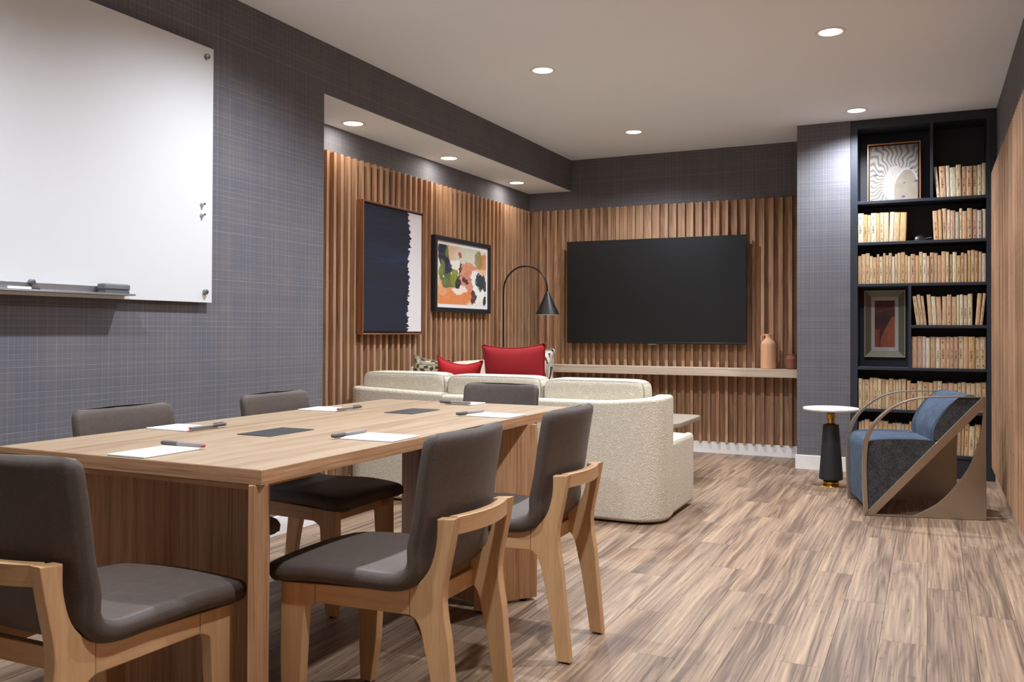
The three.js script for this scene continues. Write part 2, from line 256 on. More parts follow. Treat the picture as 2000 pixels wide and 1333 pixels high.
// ---------------------------------------------------------------- conference table
{
  const T = thing('conference_table', 'long light oak conference table with angled panel legs', 'table', [-1.936, 0, -2.69]);
  const ox = 1.936, oz = 2.69, L = (p) => p.map(([x, z]) => [x + ox, z + oz]);
  const top = rbox(-0.502, 0.469, 0.711, 0.75, -1.005, 1.005, 0.0025, 'z', 2);
  part('tabletop', top, oakTop, T);
  part('edge_band', rbox(-0.5025, 0.4695, 0.7115, 0.7485, 1.0, 1.0056, 0.001, 'x'), oakEdge, T, 'brown end grain edge');
  part('edge_band', rbox(0.464, 0.4696, 0.7115, 0.7485, -1.0, 1.0, 0.001, 'z'), oakEdge, T);
  part('edge_band', rbox(-0.5026, -0.497, 0.7115, 0.7485, -1.0, 1.0, 0.001, 'z'), oakEdge, T);
  const wall = (pts, t, y0, y1) => {                       // upright folded panel through plan points
    const P = L(pts), off = (s) => P.map((p, i) => { const a = P[Math.max(0, i - 1)], b = P[Math.min(P.length - 1, i + 1)], d1 = [p[0] - a[0], p[1] - a[1]], d2 = [b[0] - p[0], b[1] - p[1]], nrm = (d) => { const l = Math.hypot(d[0], d[1]) || 1; return [-d[1] / l, d[0] / l]; };
      let n1 = nrm(i ? d1 : d2), n2 = nrm(i < P.length - 1 ? d2 : d1), m = [n1[0] + n2[0], n1[1] + n2[1]], q = 1 + n1[0] * n2[0] + n1[1] * n2[1]; return [p[0] + m[0] / q * s, p[1] + m[1] / q * s]; });
    const o = [...off(t / 2), ...off(-t / 2).reverse()], g = extr(o.map(([x, z]) => [x, -z]), y1 - y0, 0.0015); g.rotateX(-Math.PI / 2); g.translate(0, y0, 0); return uvBox(g, 'y');
  };
  part('leg_panel', wall([[-1.479, -1.688], [-1.62, -1.86], [-1.94, -1.895], [-2.2, -1.745]], 0.046, 0.012, 0.7108), oakEdge, T, 'folded oak panel under the near end');
  part('leg_panel', wall([[-1.458, -3.308], [-1.60, -3.13], [-1.93, -3.215], [-2.07, -3.31]], 0.046, 0.012, 0.711), oakEdge, T, 'folded oak panel under the far end');
  part('support_plate', rbox(-2.19 + ox, -1.505 + ox, 0.697, 0.7105, -1.95 + oz, -1.69 + oz, 0.001, 'x'), oakEdge, T);
  for (const [x, z] of L([[-1.52, -1.75], [-2.1, -1.8], [-1.49, -3.27], [-1.62, -3.14], [-1.98, -3.25]])) part('glide', lathe([[0, 0], [0.015, 0], [0.016, 0.006], [0.014, 0.012], [0, 0.012]], 14), blackMatte, T).position.set(x, 0, z);
  const hatch = std({ color: hex(62, 62, 62), metalness: 0.5, roughness: 0.45 });
  for (const z of [-2.325, -3.18]) { const h = part('power_hatch', rbox(-0.068, 0.068, 0, 0.003, -0.112, 0.112, 0.0012), hatch, T, 'dark grey flush power hatch'); h.position.set(-1.962 + ox, 0.7495, z + oz); part('hatch_lid_seam', box(-0.062, 0.062, 0.0028, 0.0032, -0.001, 0.001), blackMatte, h); }
}

// ---------------------------------------------------------------- dining chairs
{
  const K = [[0.297, 0.418], [0.288, 0.433], [0.24, 0.44], [0.12, 0.438], [0.0, 0.434], [-0.09, 0.433], [-0.143, 0.446], [-0.18, 0.481], [-0.204, 0.538], [-0.221, 0.615], [-0.233, 0.70], [-0.248, 0.79], [-0.254, 0.828]];
  const curve = new THREE.SplineCurve(K.map((k) => new THREE.Vector2(...k))), N = 60, len = curve.getLength(), rings = [];
  for (let i = 0; i <= N; i++) {
    const q = i / N, q2 = q < 0.08 ? 0.08 * Math.pow(q / 0.08, 1.6) : q > 0.94 ? 1 - 0.06 * Math.pow((1 - q) / 0.06, 1.6) : q, p = curve.getPointAt(clamp(q2, 0, 1)), tg = curve.getTangentAt(clamp(q2, 0.0001, 0.9999)), d0 = q2 * len, d1 = (1 - q2) * len;
    const back = sstep(0.435, 0.55, p.y) * sstep(0.1, -0.1, p.x), nx = -tg.y, ny = tg.x;                // normal to the underside / rear side
    let hw = lerp(lerp(0.205, 0.224, sstep(-0.1, 0.2, p.x)), 0.205, back), th = lerp(0.026, 0.02, back);
    const e = (d, r) => d < r ? 1 - Math.sqrt(Math.max(0, 1 - ((r - d) / r) ** 2)) : 0;
    hw -= 0.065 * e(d0, 0.065) + 0.032 * e(d1, 0.032); th *= Math.max(0.06, Math.sqrt(Math.max(0, 1 - (d0 < 0.026 ? ((0.026 - d0) / 0.026) ** 2 : 0)))) * Math.max(0.06, Math.sqrt(Math.max(0, 1 - (d1 < 0.018 ? ((0.018 - d1) / 0.018) ** 2 : 0))));
    const ring = [], flat = 10, arc = 6, put = (x, o) => {
      const a = (x / 0.21) ** 2, z = p.x + nx * o + back * 0.042 * a, y = p.y + ny * o + (1 - back) * (sstep(0.3, -0.05, p.x) * 0.008 - sstep(0.1, 0.3, p.x) * 0.012) * a; ring.push([x, y, z]);
    };
    for (let k = 0; k <= flat; k++) put(lerp(-hw + th, hw - th, k / flat), -th * -1);
    for (let k = 1; k < arc; k++) { const w = k / arc * Math.PI; put(hw - th + th * Math.sin(w), th * Math.cos(w)); }
    for (let k = 0; k <= flat; k++) put(lerp(hw - th, -hw + th, k / flat), -th);
    for (let k = 1; k < arc; k++) { const w = k / arc * Math.PI; put(-hw + th - th * Math.sin(w), -th * Math.cos(w)); }
    rings.push(ring);
  }
  let seat = skin(rings);
  // make sure the skin faces outwards
  { const p = seat.attributes.position, ix = seat.index.array; let vol = 0; const a = new THREE.Vector3(), b = new THREE.Vector3(), c = new THREE.Vector3(); for (let i = 0; i < ix.length; i += 3) { a.fromBufferAttribute(p, ix[i]); b.fromBufferAttribute(p, ix[i + 1]); c.fromBufferAttribute(p, ix[i + 2]); vol += a.dot(b.cross(c)); } if (vol < 0) { for (let i = 0; i < ix.length; i += 3) { const t = ix[i]; ix[i] = ix[i + 1]; ix[i + 1] = t; } seat.computeVertexNormals(); } }
  uvBox(seat, 'y');
  const shapeRear = [...smooth([[-0.228, 0.612], [-0.226, 0.551], [-0.207, 0.485], [-0.172, 0.442], [-0.15, 0.43]], 16), ...smooth([[-0.15, 0.36], [-0.168, 0.35], [-0.182, 0.325], [-0.194, 0.275], [-0.212, 0.197], [-0.243, 0.006]], 16), [-0.289, 0.006], ...smooth([[-0.259, 0.307], [-0.247, 0.38], [-0.247, 0.44], [-0.267, 0.539], [-0.281, 0.617]], 12)];
  const shapeFront = [[0.14, 0.408], [0.248, 0.404], [0.25, 0.2], [0.243, 0.006], [0.203, 0.006], [0.183, 0.138], ...smooth([[0.173, 0.315], [0.168, 0.342], [0.14, 0.358]], 8)];
  const shapeRail = [[-0.149, 0.43], [-0.1, 0.418], [0.139, 0.408], [0.139, 0.358], [-0.149, 0.36]];
  const side = (pts, w) => { const g = extr(pts, w, 0.003); g.rotateY(-Math.PI / 2); g.translate(w / 2, 0, 0); return g; };
  const C = thing('dining_chair', '', 'chair');
  part('seat_shell', seat, leather, C);
  for (const s of [-1, 1]) {
    const place = (g) => { g.rotateY(s * 0.05); g.translate(s * 0.172, 0, 0); return uvBox(g, 'y', s); };
    const legs = [part('leg', place(side(shapeRear, 0.033)), beech, C), part('leg', place(side(shapeFront, 0.033)), beech, C)];
    const g = place(side(shapeRail, 0.030)); uvBox(g, 'z', s); part('side_rail', g, beech, C);
    for (const z of [-0.266, 0.223]) part('glide', lathe([[0, 0], [0.011, 0], [0.012, 0.004], [0.012, 0.008], [0, 0.008]], 10), blackMatte, legs[z > 0 ? 1 : 0]).position.set(s * (0.172 + 0.05 * z), 0, z);
  }
  const bow = []; for (let k = 0; k <= 16; k++) { const x = lerp(-0.146, 0.146, k / 16), z = -0.257 - 0.024 * (1 - (x / 0.146) ** 2); bow.push([[x, 0.572, z + 0.011], [x, 0.572, z - 0.014], [x, 0.616, z - 0.016], [x, 0.618, z - 0.013], [x, 0.617, z + 0.009], [x, 0.613, z + 0.011]]); }
  part('back_rail', uvBox(toCreasedNormals(skin(bow), 0.5), 'x'), beech, C);
  part('cross_rail', rbox(-0.15, 0.15, 0.352, 0.402, -0.16, -0.138, 0.003, 'x'), beech, C); part('cross_rail', rbox(-0.165, 0.165, 0.355, 0.404, 0.19, 0.212, 0.003, 'x'), beech, C);
  const G = 'dining chairs around the conference table';
  C.userData.group = G; C.userData.label = 'dark brown upholstered chair nearest the viewer, on the aisle side of the table';
  C.position.set(-1.355, 0, -2.122); C.rotation.y = -Math.PI / 2;
  dup(C, [-1.35, 0, -2.87], -Math.PI / 2, 'dark brown upholstered chair on the aisle side, closer to the sofa', G);
  dup(C, [-2.274, 0, -2.17], Math.PI / 2, 'dark brown chair on the whiteboard side, nearer the viewer', G);
  dup(C, [-2.274, 0, -2.94], Math.PI / 2, 'dark brown chair on the whiteboard side, nearer the sofa', G);
  dup(C, [-1.925, 0, -3.74], 0, 'dark brown chair at the far end of the table in front of the sofa', G);
  dup(C, [-1.775, 0, -1.466], 3.163, 'dark brown chair at the near end of the table, cut off at the left', G);
}

// ---------------------------------------------------------------- notepads and pens
{
  const pads = [
    [-1.933, -1.789, 0.135, 0.2, 0, 'white notepad on the near end of the table', [-2.018, -1.893, -1.855, -1.894]],
    [-2.325, -2.27, 0.185, 0.143, 0, 'white notepad at the whiteboard side, nearer the viewer', [-2.221, -2.365, -2.225, -2.203]],
    [-2.33, -3.085, 0.185, 0.155, 0.05, 'white notepad at the whiteboard side, nearer the sofa', [-2.22, -3.176, -2.225, -3.016]],
    [-1.567, -2.348, 0.19, 0.16, 0.03, 'white notepad at the aisle side, nearer the viewer', [-1.678, -2.251, -1.666, -2.407]],
    [-1.566, -3.17, 0.19, 0.15, -0.04, 'white notepad at the aisle side, nearer the sofa', [-1.688, -3.088, -1.658, -3.215]],
    [-1.95, -3.622, 0.15, 0.125, 0.02, 'white notepad at the far end of the table', [-2.05, -3.56, -1.884, -3.553]]];
  const grey = std({ color: hex(128, 124, 120), roughness: 0.5 }), pinkish = std({ color: hex(196, 62, 84), roughness: 0.5 }), dark = std({ color: hex(84, 81, 80), roughness: 0.5 });
  const barrel = lathe([[0, -0.001], [0.0052, 0], [0.0056, 0.004], [0.0056, 0.1], [0.0056, 0.1]], 14), cap = lathe([[0.0064, 0.1], [0.0064, 0.155], [0.0055, 0.159], [0, 0.16]], 14), plug = lathe([[0, -0.005], [0.0042, -0.004], [0.005, 0.001]], 12), clip = box(-0.0012, 0.0012, 0.105, 0.148, 0.0066, 0.0082);
  for (const [x, z, w, d, turn, label, p] of pads) {
    const n = thing('notepad', label, 'notepad', [x, 0.7502, z], turn, 'notepads on the conference table');
    part('sheets', rbox(-w / 2, w / 2, 0.0012, 0.0045, -d / 2, d / 2, 0.0006), paper, n); part('backing_card', box(-w / 2, w / 2, 0, 0.0011, -d / 2, d / 2), std({ color: hex(150, 142, 132), roughness: 0.9 }), n);
    const q = thing('pen', 'grey pen with red end beside the ' + label.replace('white ', ''), 'pen', [(p[0]), 0.7615, p[1]], 0, 'pens beside the notepads');
    const dir = new THREE.Vector3(p[0] - p[2], 0, p[1] - p[3]).normalize(), l = new THREE.Vector3(p[0] - p[2], 0, p[1] - p[3]).length();
    const mid = [(p[0] + p[2]) / 2, (p[1] + p[3]) / 2]; q.position.set(mid[0] - dir.x * 0.078, 0.7612, mid[1] - dir.z * 0.078); q.quaternion.setFromUnitVectors(new THREE.Vector3(0, 1, 0), dir);
    part('barrel', barrel, grey, q); const cp = part('cap', cap, dark, q); part('end_plug', plug, pinkish, q, 'red end plug'); part('clip', clip, dark, cp);
  }
}

// ---------------------------------------------------------------- glass whiteboard
{
  const W = thing('whiteboard', 'large frosted white glass whiteboard on the wallpapered wall', 'whiteboard', [XL, 1.218, -2.0]);
  const z0 = -1.204, z1 = 1.204, glass = std({ color: hex(218, 218, 217), roughness: 0.5 });
  part('glass_panel', rbox(0.024, 0.031, 0, 1.215, z0, z1, 0.0015), glass, W);
  const cap = lathe([[0, 0.024], [0.011, 0.023], [0.0125, 0.021], [0.0125, 0.001], [0, 0]], 22); cap.rotateZ(-Math.PI / 2);
  for (const z of [z0 + 0.048, -0.262, 0.68, z1 - 0.048]) for (const y of [0.05, 1.167]) { if (y > 1 && Math.abs(z) < 1) continue; part('standoff', cap, steel, W).position.set(0.024, y, z); part('wall_spacer', box(0.001, 0.024, y - 0.008, y + 0.008, z - 0.008, z + 0.008), steel, W); }
  const tray = merge([rbox(0.031, 0.095, 0.0135, 0.0165, -0.7, 1.0, 0.001), rbox(0.089, 0.095, 0.0165, 0.021, -0.7, 1.0, 0.001), rbox(0.0312, 0.0345, 0.0165, 0.05, -0.7, 1.0, 0.001)]);
  part('tray', tray, std({ color: hex(168, 170, 172), metalness: 0.8, roughness: 0.35 }), W, 'aluminium pen tray');
  const Y = 1.218 + 0.0166;
  const er = thing('eraser', 'grey felt whiteboard eraser on the tray', 'eraser', [XL + 0.064, Y, -2.615]);
  part('felt_block', rbox(-0.022, 0.022, 0, 0.018, -0.062, 0.062, 0.004), std({ color: hex(92, 92, 94), roughness: 0.95 }), er); part('grip', rbox(-0.0245, 0.0245, 0.018, 0.044, -0.065, 0.065, 0.008), std({ map: leatherTex, color: hex(120, 121, 123), roughness: 0.7 }), er);
  const mk = thing('marker', 'white whiteboard marker with black cap on the tray', 'marker', [XL + 0.06, Y + 0.0075, -2.24]); mk.rotation.y = 0;
  const mb = lathe([[0, 0], [0.007, 0], [0.007, 0.09], [0, 0.09]], 14), mc = lathe([[0, 0.09], [0.0074, 0.09], [0.0074, 0.122], [0.006, 0.126], [0, 0.126]], 14); for (const g of [mb, mc]) { g.rotateX(-Math.PI / 2); g.translate(0, 0, 0.09); }
  part('barrel', mb, paper, mk); part('cap', mc, blackMatte, mk);
  const mg = lathe([[0, 0], [0.011, 0], [0.011, 0.006], [0.006, 0.008], [0.0055, 0.018], [0, 0.019]], 18); mg.rotateZ(-Math.PI / 2); const clear = std({ color: hex(225, 227, 230), roughness: 0.15, metalness: 0.3 });
  for (const [y, l] of [[1.682, 'upper small round magnet at the right edge of the whiteboard'], [1.632, 'lower small round magnet at the right edge of the whiteboard']]) { const m = thing('magnet', l, 'magnet', [XL + 0.0312, y, -3.135], 0, 'whiteboard magnets'); part('disc', mg, clear, m); const k = lathe([[0, 0.0191], [0.0045, 0.0191], [0.0045, 0.0205], [0, 0.0206]], 12); k.rotateZ(-Math.PI / 2); part('centre_cap', k, blackMatte, m); }
  const o = thing('wall_outlet', 'white wall outlet plate glimpsed under the table at left', 'outlet', [XL, 0.395, -2.47]);
  const pl = part('plate', rbox(0, 0.006, 0, 0.117, -0.036, 0.036, 0.002), paper, o); for (const y of [0.035, 0.08]) part('socket', rbox(0.0055, 0.008, y - 0.013, y + 0.013, -0.016, 0.016, 0.001), trimWhite, pl);
}

// ---------------------------------------------------------------- sectional sofa and its cushions
{
  const S = thing('sectional_sofa', 'cream boucle L-shaped sectional sofa seen from behind', 'sofa', [-2.4, 0, -5.4]), O = 2.4, Z = 5.4;
  const put = (name, g, lab) => { g.translate(O, 0, Z); return part(name, g, boucle, S, lab); };
  // outer shell: back section, curving round at the right end and along the alcove wall at the left
  const path = []; const T = 0.1, zc = -4.79 - T / 2, xr = -1.345 - T / 2, R = 0.13;
  path.push([xr, -5.045, 0.722], [xr, zc - R - 0.03, 0.722]);
  for (let k = 0; k <= 8; k++) { const q = k / 8 * Math.PI / 2; path.push([xr - R + R * Math.cos(q), zc - R + R * Math.sin(q), lerp(0.72, 0.703, k / 8)]); }
  for (const [x, h] of [[-1.62, 0.694], [-1.7, 0.69], [-1.9, 0.689], [-2.3, 0.689], [-2.745, 0.69]]) path.push([x, zc, h]);
  const uvS = (g) => uvBox(g, 'y'); put('back_shell', strip(path, T, 0.015, 0.022));
  const left = []; for (const [x, h] of [[-2.752, 0.698], [-2.95, 0.704], [-3.15, 0.711], [-3.3, 0.716]]) left.push([x, zc - 0.006, h]);
  for (let k = 1; k <= 6; k++) { const q = k / 6 * Math.PI / 2; left.push([-3.34 - 0.1 * Math.sin(q), zc - 0.006 - 0.1 + 0.1 * Math.cos(q), 0.718]); }
  left.push([-3.44, -5.4, 0.718], [-3.44, -6.95, 0.718]); put('back_shell', strip(left, T, 0.015, 0.022));
  // seat bases
  put('seat_base', uvS(rbox(-2.7, -1.352, 0.02, 0.3, -5.555, -4.895, 0.05, 'y', 4)));
  put('seat_base', uvS(rbox(-3.385, -2.705, 0.02, 0.3, -6.95, -4.9, 0.05, 'y', 4)));
  const seat = (x0, x1, z0, z1) => { const g = cushion(x1 - x0, 0.17, z1 - z0, 9); g.translate((x0 + x1) / 2, 0.368, (z0 + z1) / 2); put('seat_cushion', g); };
  { const g = rbox(-1.41, -1.347, 0.02, 0.452, -5.565, -5.05, 0.03, 'y', 4); put('seat_side', g); }
  seat(-2.05, -1.35, -5.565, -4.9); seat(-2.7, -2.055, -5.565, -4.9); seat(-3.38, -2.705, -5.9, -4.9); seat(-3.38, -2.705, -6.94, -5.905);
  const backc = (x, z, w, d, turn, top, lean = 0) => { const g = cushion(w, 0.38, d, 9, 18); g.rotateX(lean); g.rotateY(turn); g.translate(x, top - 0.19, z); put('back_cushion', g); };
  backc(-1.79, -4.985, 0.635, 0.19, 0, 0.808); backc(-2.445, -4.985, 0.66, 0.19, 0, 0.815); backc(-3.1, -4.985, 0.635, 0.19, 0, 0.82);
  backc(-3.29, -5.68, 0.56, 0.19, Math.PI / 2, 0.838); backc(-3.29, -6.45, 0.96, 0.19, Math.PI / 2, 0.85);
  for (const [x, z] of [[-1.45, -4.9], [-1.45, -5.45], [-2.6, -4.9], [-3.3, -4.95], [-2.8, -6.85], [-3.3, -6.85]]) part('foot', lathe([[0, 0], [0.03, 0], [0.03, 0.022], [0, 0.022]], 16), blackMatte, S).position.set(x + O, 0, z + Z);

  const pat = (() => { const n = noiseOf(121); return std({ map: tex(256, 256, (u, v) => { const w = n(u * 6, v * 6, 6, 6), k = Math.sin((u * 9 + w * 1.6 + v * 4) * Math.PI * 2), m = n(u * 20, v * 20, 20, 20); return mix3(rgb(222, 212, 194), rgb(70, 62, 52), sstep(-0.1, 0.5, k + (m - 0.5))); }, 0.4, 0.4), roughness: 0.9 }); })();
  const patBrown = (() => { const n = noiseOf(125); return std({ map: tex(256, 256, (u, v) => { const a = Math.atan2(v - 0.5, u - 0.5), k = Math.sin(a * 14 + n(u * 8, v * 8, 8, 8) * 5) * 0.5 + Math.sin(Math.hypot(u - 0.5, v - 0.5) * 60) * 0.4; return mix3(rgb(176, 162, 132), rgb(58, 50, 38), sstep(-0.2, 0.4, k)); }, 0.3, 0.3), roughness: 0.9 }); })();
  const pil = (name, label, w, h, t, mat, pos, rx, ry, rz, group, sag) => { const o = thing(name, label, 'pillow', pos, 0, group); o.rotation.set(rx, ry, rz, 'YXZ'); const cover = part('cover', throwPillow(w, h, t, sag), mat, o); const c = []; for (let k = 0; k <= 40; k++) { const q = k / 40 * 4, e = Math.floor(q) % 4, f = (q % 1) * 2 - 1; const [u, v] = [[f, -1], [1, f], [-f, 1], [-1, -f]][e], sg = sag ?? 0.08; c.push([u * (1 - sg * (1 - u * u * 0.2) * (1 - v * v)) * w / 2, (v * (1 - sg * (1 - u * u)) + 1) * h / 2, 0]); } part('piping', tube(c, 0.004, 120, 6), mat, cover); return o; };
  pil('throw_pillow', 'large red velvet lumbar pillow standing highest on the sofa', 0.44, 0.53, 0.13, redVelvet, [-2.42, 0.475, -5.205], 0.05, 0.05, 0.03, 'red throw pillows', 0.1);
  pil('throw_pillow', 'smaller bright red pillow slumped between patterned pillow and large red pillow', 0.33, 0.45, 0.13, redVelvetLight, [-2.88, 0.46, -5.21], 0.04, 0.1, -0.09, 'red throw pillows', 0.2);
  pil('patterned_pillow', 'brown and cream patterned pillow at the left of the sofa', 0.26, 0.42, 0.12, patBrown, [-3.13, 0.49, -5.24], 0.03, 0.2, -0.12, 'patterned throw pillows', 0.1);
  pil('patterned_pillow', 'black and cream patterned pillow behind the large red pillow', 0.4, 0.5, 0.12, pat, [-2.43, 0.47, -5.37], 0.03, 0.05, 0.0, 'patterned throw pillows', 0.06);
}
{
  const t = thing('coffee_table', 'grey coffee table corner seen past the right end of the sofa', 'coffee table', [-2.05, 0, -6.3]);
  const s = new THREE.Shape(), a = 0.5, b = 0.36, r = 0.09; s.moveTo(-a + r, -b); s.lineTo(a - r, -b); s.quadraticCurveTo(a, -b, a, -b + r); s.lineTo(a, b - r); s.quadraticCurveTo(a, b, a - r, b); s.lineTo(-a + r, b); s.quadraticCurveTo(-a, b, -a, b - r); s.lineTo(-a, -b + r); s.quadraticCurveTo(-a, -b, -a + r, -b);
  const g = extr(s, 0.035, 0.006); g.rotateX(-Math.PI / 2); g.translate(0, 0.425, 0); part('tabletop', uvBox(g, 'x'), std({ map: ashTex, color: new THREE.Color(0.62, 0.64, 0.66), roughness: 0.45 }), t);
  part('pedestal', lathe([[0, 0], [0.24, 0], [0.245, 0.01], [0.2, 0.03], [0.13, 0.2], [0.12, 0.4], [0.16, 0.425], [0, 0.425]], 40), std({ color: hex(120, 118, 114), roughness: 0.5 }), t);
}

// ---------------------------------------------------------------- floor lamp
{
  const x0 = -3.437, z0 = -7.1, t = thing('floor_lamp', 'black arched floor lamp with cone shade in the alcove corner', 'lamp', [x0, 0, z0]);
  part('base', lathe([[0, 0], [0.095, 0], [0.095, 0.012], [0.09, 0.016], [0, 0.018]], 36), blackMetal, t);
  const R = 0.212, yt = 1.45, arc = [[0, 0.015, 0], [0, 0.7, 0], [0, 1.2, 0]]; for (let k = 0; k <= 12; k++) { const q = Math.PI - k / 12 * Math.PI; arc.push([R + R * Math.cos(q), yt + R * Math.sin(q), 0]); } arc.push([2 * R, yt - 0.03, 0]);
  part('pole', tube(arc, 0.0075, 90, 12), blackMetal, t);
  const s = part('shade', lathe([[0.004, 0.205], [0.012, 0.2], [0.105, 0.004], [0.105, 0], [0.102, 0.002], [0.01, 0.193], [0.002, 0.196]], 44), blackMetal, t); s.position.set(2 * R, 1.232, 0);
  part('shade_lining', lathe([[0.1045, -0.0005], [0.1, 0.002], [0.02, 0.165], [0, 0.167]], 44), std({ color: hex(240, 238, 234), roughness: 0.6, side: THREE.DoubleSide }), s, 'white inner lining');
  part('bulb_diffuser', lathe([[0, 0.004], [0.097, 0.004], [0.097, 0.0065], [0, 0.0065]], 40), std({ color: hex(245, 243, 238), emissive: new THREE.Color(1, 0.97, 0.92), emissiveIntensity: 0.9, roughness: 0.6 }), s, 'white diffuser');
  const l = new THREE.SpotLight(LIGHT_COLOR, 0.15, 0, 1.1, 0.8, 2); l.position.set(2 * R, 1.232, 0); l.target.position.set(2 * R, 0, 0); l.castShadow = true; l.shadow.radius = 3; t.add(l, l.target);
}

// ---------------------------------------------------------------- pictures on the alcove wall
const XS = XA + BK + SD + 0.001;
{
  const n = noiseOf(131);
  const navy = tex(512, 640, (u, v) => {
    const e = 0.755 + (fbm(n, 0.3, v, 2, 5, 3) - 0.5) * 0.12 + (fbm(n, u * 0.1, v, 4, 90, 3) - 0.5) * 0.11, k = fbm(n, u, v, 3, 60, 4), b = fbm(n, u, v, 2, 5, 3), m = sstep(0.46, 0.62, v) * sstep(0.72, 0.56, v);
    let c = mix3(rgb(17, 18, 34), rgb(27, 33, 60), clamp((k - 0.35) * 1.3)); c = mix3(c, rgb(24, 47, 80), clamp(m * 1.1 * (k + b - 0.62))); c = mix3(c, rgb(36, 36, 46), clamp(sstep(0.75, 1, v) * 0.5 * k)); c = mix3(c, rgb(13, 16, 40), sstep(0.35, 0, v) * 0.35);
    return u < e ? c : rgb(228, 221, 219);
  });
  navy.repeat.set(1, 1);
  const frame = (name, label, zc, yc, w, h, dep, fw, fmat, mat, inner) => {
    const P = thing(name, label, 'painting', [XS, yc - h / 2, zc]);
    const parts = [[-w / 2, w / 2, 0, fw], [-w / 2, w / 2, h - fw, h]]; for (const [a, b, c, d] of parts) part('frame_bar', rbox(0, dep, c, d, a, b, 0.0025, 'z'), fmat, P);
    for (const s of [-1, 1]) part('frame_bar', rbox(0, dep, fw, h - fw, s > 0 ? w / 2 - fw : -w / 2, s > 0 ? w / 2 : -w / 2 + fw, 0.0025, 'y'), fmat, P);
    return P;
  };
  const face = (P, x, y0, y1, w, mat, name) => { const g = new THREE.PlaneGeometry(w, y1 - y0); g.rotateY(Math.PI / 2); g.translate(x, (y0 + y1) / 2, 0); const b = box(x - 0.02, x - 0.0006, y0, y1, -w / 2, w / 2); part('backing_board', b, trimWhite, P); return part(name, g, mat, P); };
  const brown = std({ map: slatTex, color: new THREE.Color(0.62, 0.42, 0.3), roughness: 0.4 });
  const A = frame('navy_painting', 'tall navy and white abstract painting in a slim brown wood frame', -5.395, 1.522, 0.8, 0.925, 0.055, 0.012, brown);
  part('shadow_gap', box(0, 0.02, 0.012, 0.913, -0.388, 0.388), blackMatte, A); face(A, 0.046, 0.022, 0.903, 0.756, std({ map: navy, color: new THREE.Color(0.92, 0.92, 0.92), roughness: 0.75 }), 'canvas');
  // second picture: loose abstract in orange, green and black
  const q = noiseOf(141), S = [[0.5, 0.5, 2, 2, rgb(232, 222, 204), 0.1], [0.28, 0.84, 0.3, 0.22, rgb(226, 178, 140), 0.5], [0.62, 0.82, 0.3, 0.24, rgb(214, 208, 184), 0.5], [0.95, 0.75, 0.12, 0.2, rgb(214, 132, 66), 0.5], [0.84, 0.78, 0.08, 0.2, rgb(150, 132, 78), 0.6], [0.35, 0.66, 0.16, 0.12, rgb(240, 232, 222), 0.4], [0.62, 0.6, 0.22, 0.14, rgb(214, 138, 102), 0.6], [0.88, 0.58, 0.16, 0.1, rgb(232, 188, 150), 0.5], [0.78, 0.34, 0.2, 0.28, rgb(238, 234, 228), 0.4], [0.58, 0.36, 0.14, 0.26, rgb(206, 132, 100), 0.7], [0.3, 0.14, 0.42, 0.2, rgb(222, 128, 66), 0.4], [0.42, 0.26, 0.16, 0.08, rgb(240, 226, 212), 0.5], [0.08, 0.3, 0.1, 0.16, rgb(230, 160, 112), 0.6], [0.1, 0.82, 0.1, 0.24, rgb(26, 30, 52), 0.5], [0.18, 0.64, 0.08, 0.2, rgb(28, 34, 58), 0.6], [0.07, 0.58, 0.05, 0.16, rgb(112, 122, 50), 0.7], [0.2, 0.4, 0.14, 0.12, rgb(96, 108, 52), 0.8], [0.31, 0.46, 0.09, 0.14, rgb(130, 134, 44), 0.7], [0.18, 0.9, 0.04, 0.1, rgb(110, 120, 60), 0.6], [0.4, 0.4, 0.08, 0.08, rgb(34, 34, 36), 0.9], [0.43, 0.62, 0.035, 0.14, rgb(70, 40, 36), 1.0], [0.56, 0.44, 0.06, 0.06, rgb(70, 38, 34), 0.9], [0.72, 0.16, 0.06, 0.14, rgb(78, 44, 38), 1.0], [0.86, 0.42, 0.07, 0.17, rgb(38, 40, 44), 0.7], [0.95, 0.4, 0.06, 0.14, rgb(52, 54, 56), 0.7], [0.97, 0.08, 0.04, 0.09, rgb(44, 46, 48), 0.6], [0.43, 0.86, 0.03, 0.05, rgb(186, 74, 66), 0.7]];
  const abst = tex(640, 400, (u, v) => { let c = S[0][4]; const wx = fbm(q, u, v, 8, 6, 4) - 0.5, wy = fbm(q, u + 0.37, v + 0.11, 8, 6, 4) - 0.5, g = fbm(q, u, v, 30, 24, 3) - 0.5; for (const [cx, cy, rx, ry, col, ro] of S.slice(1)) { const d = Math.hypot((u - cx + wx * 0.16 * ro) / rx, (v - cy + wy * 0.2 * ro) / ry); c = mix3(c, col, sstep(1.08, 0.9, d + g * ro * 0.8) * 0.93); } const s = q(u * 60, v * 44, 60, 44); if (s > 0.93 && fbm(q, u, v, 4, 3, 2) > 0.5) c = mix3(c, rgb(40, 34, 32), 0.8); return mix3(c, rgb(250, 244, 236), clamp(g * 0.35)); });
  abst.repeat.set(1, 1);
  const B = frame('abstract_painting', 'orange, green and black abstract print in a black frame', -6.475, 1.542, 0.965, 0.605, 0.042, 0.036, std({ color: hex(36, 34, 36), roughness: 0.45 }));
  const mb = face(B, 0.026, 0.036, 0.569, 0.893, std({ color: hex(240, 236, 230), roughness: 0.8 }), 'mat_board'); { const g = new THREE.PlaneGeometry(0.835, 0.475); g.rotateY(Math.PI / 2); g.translate(0.0272, 0.3025, 0); part('print', g, std({ map: abst, roughness: 0.7 }), mb); }
}

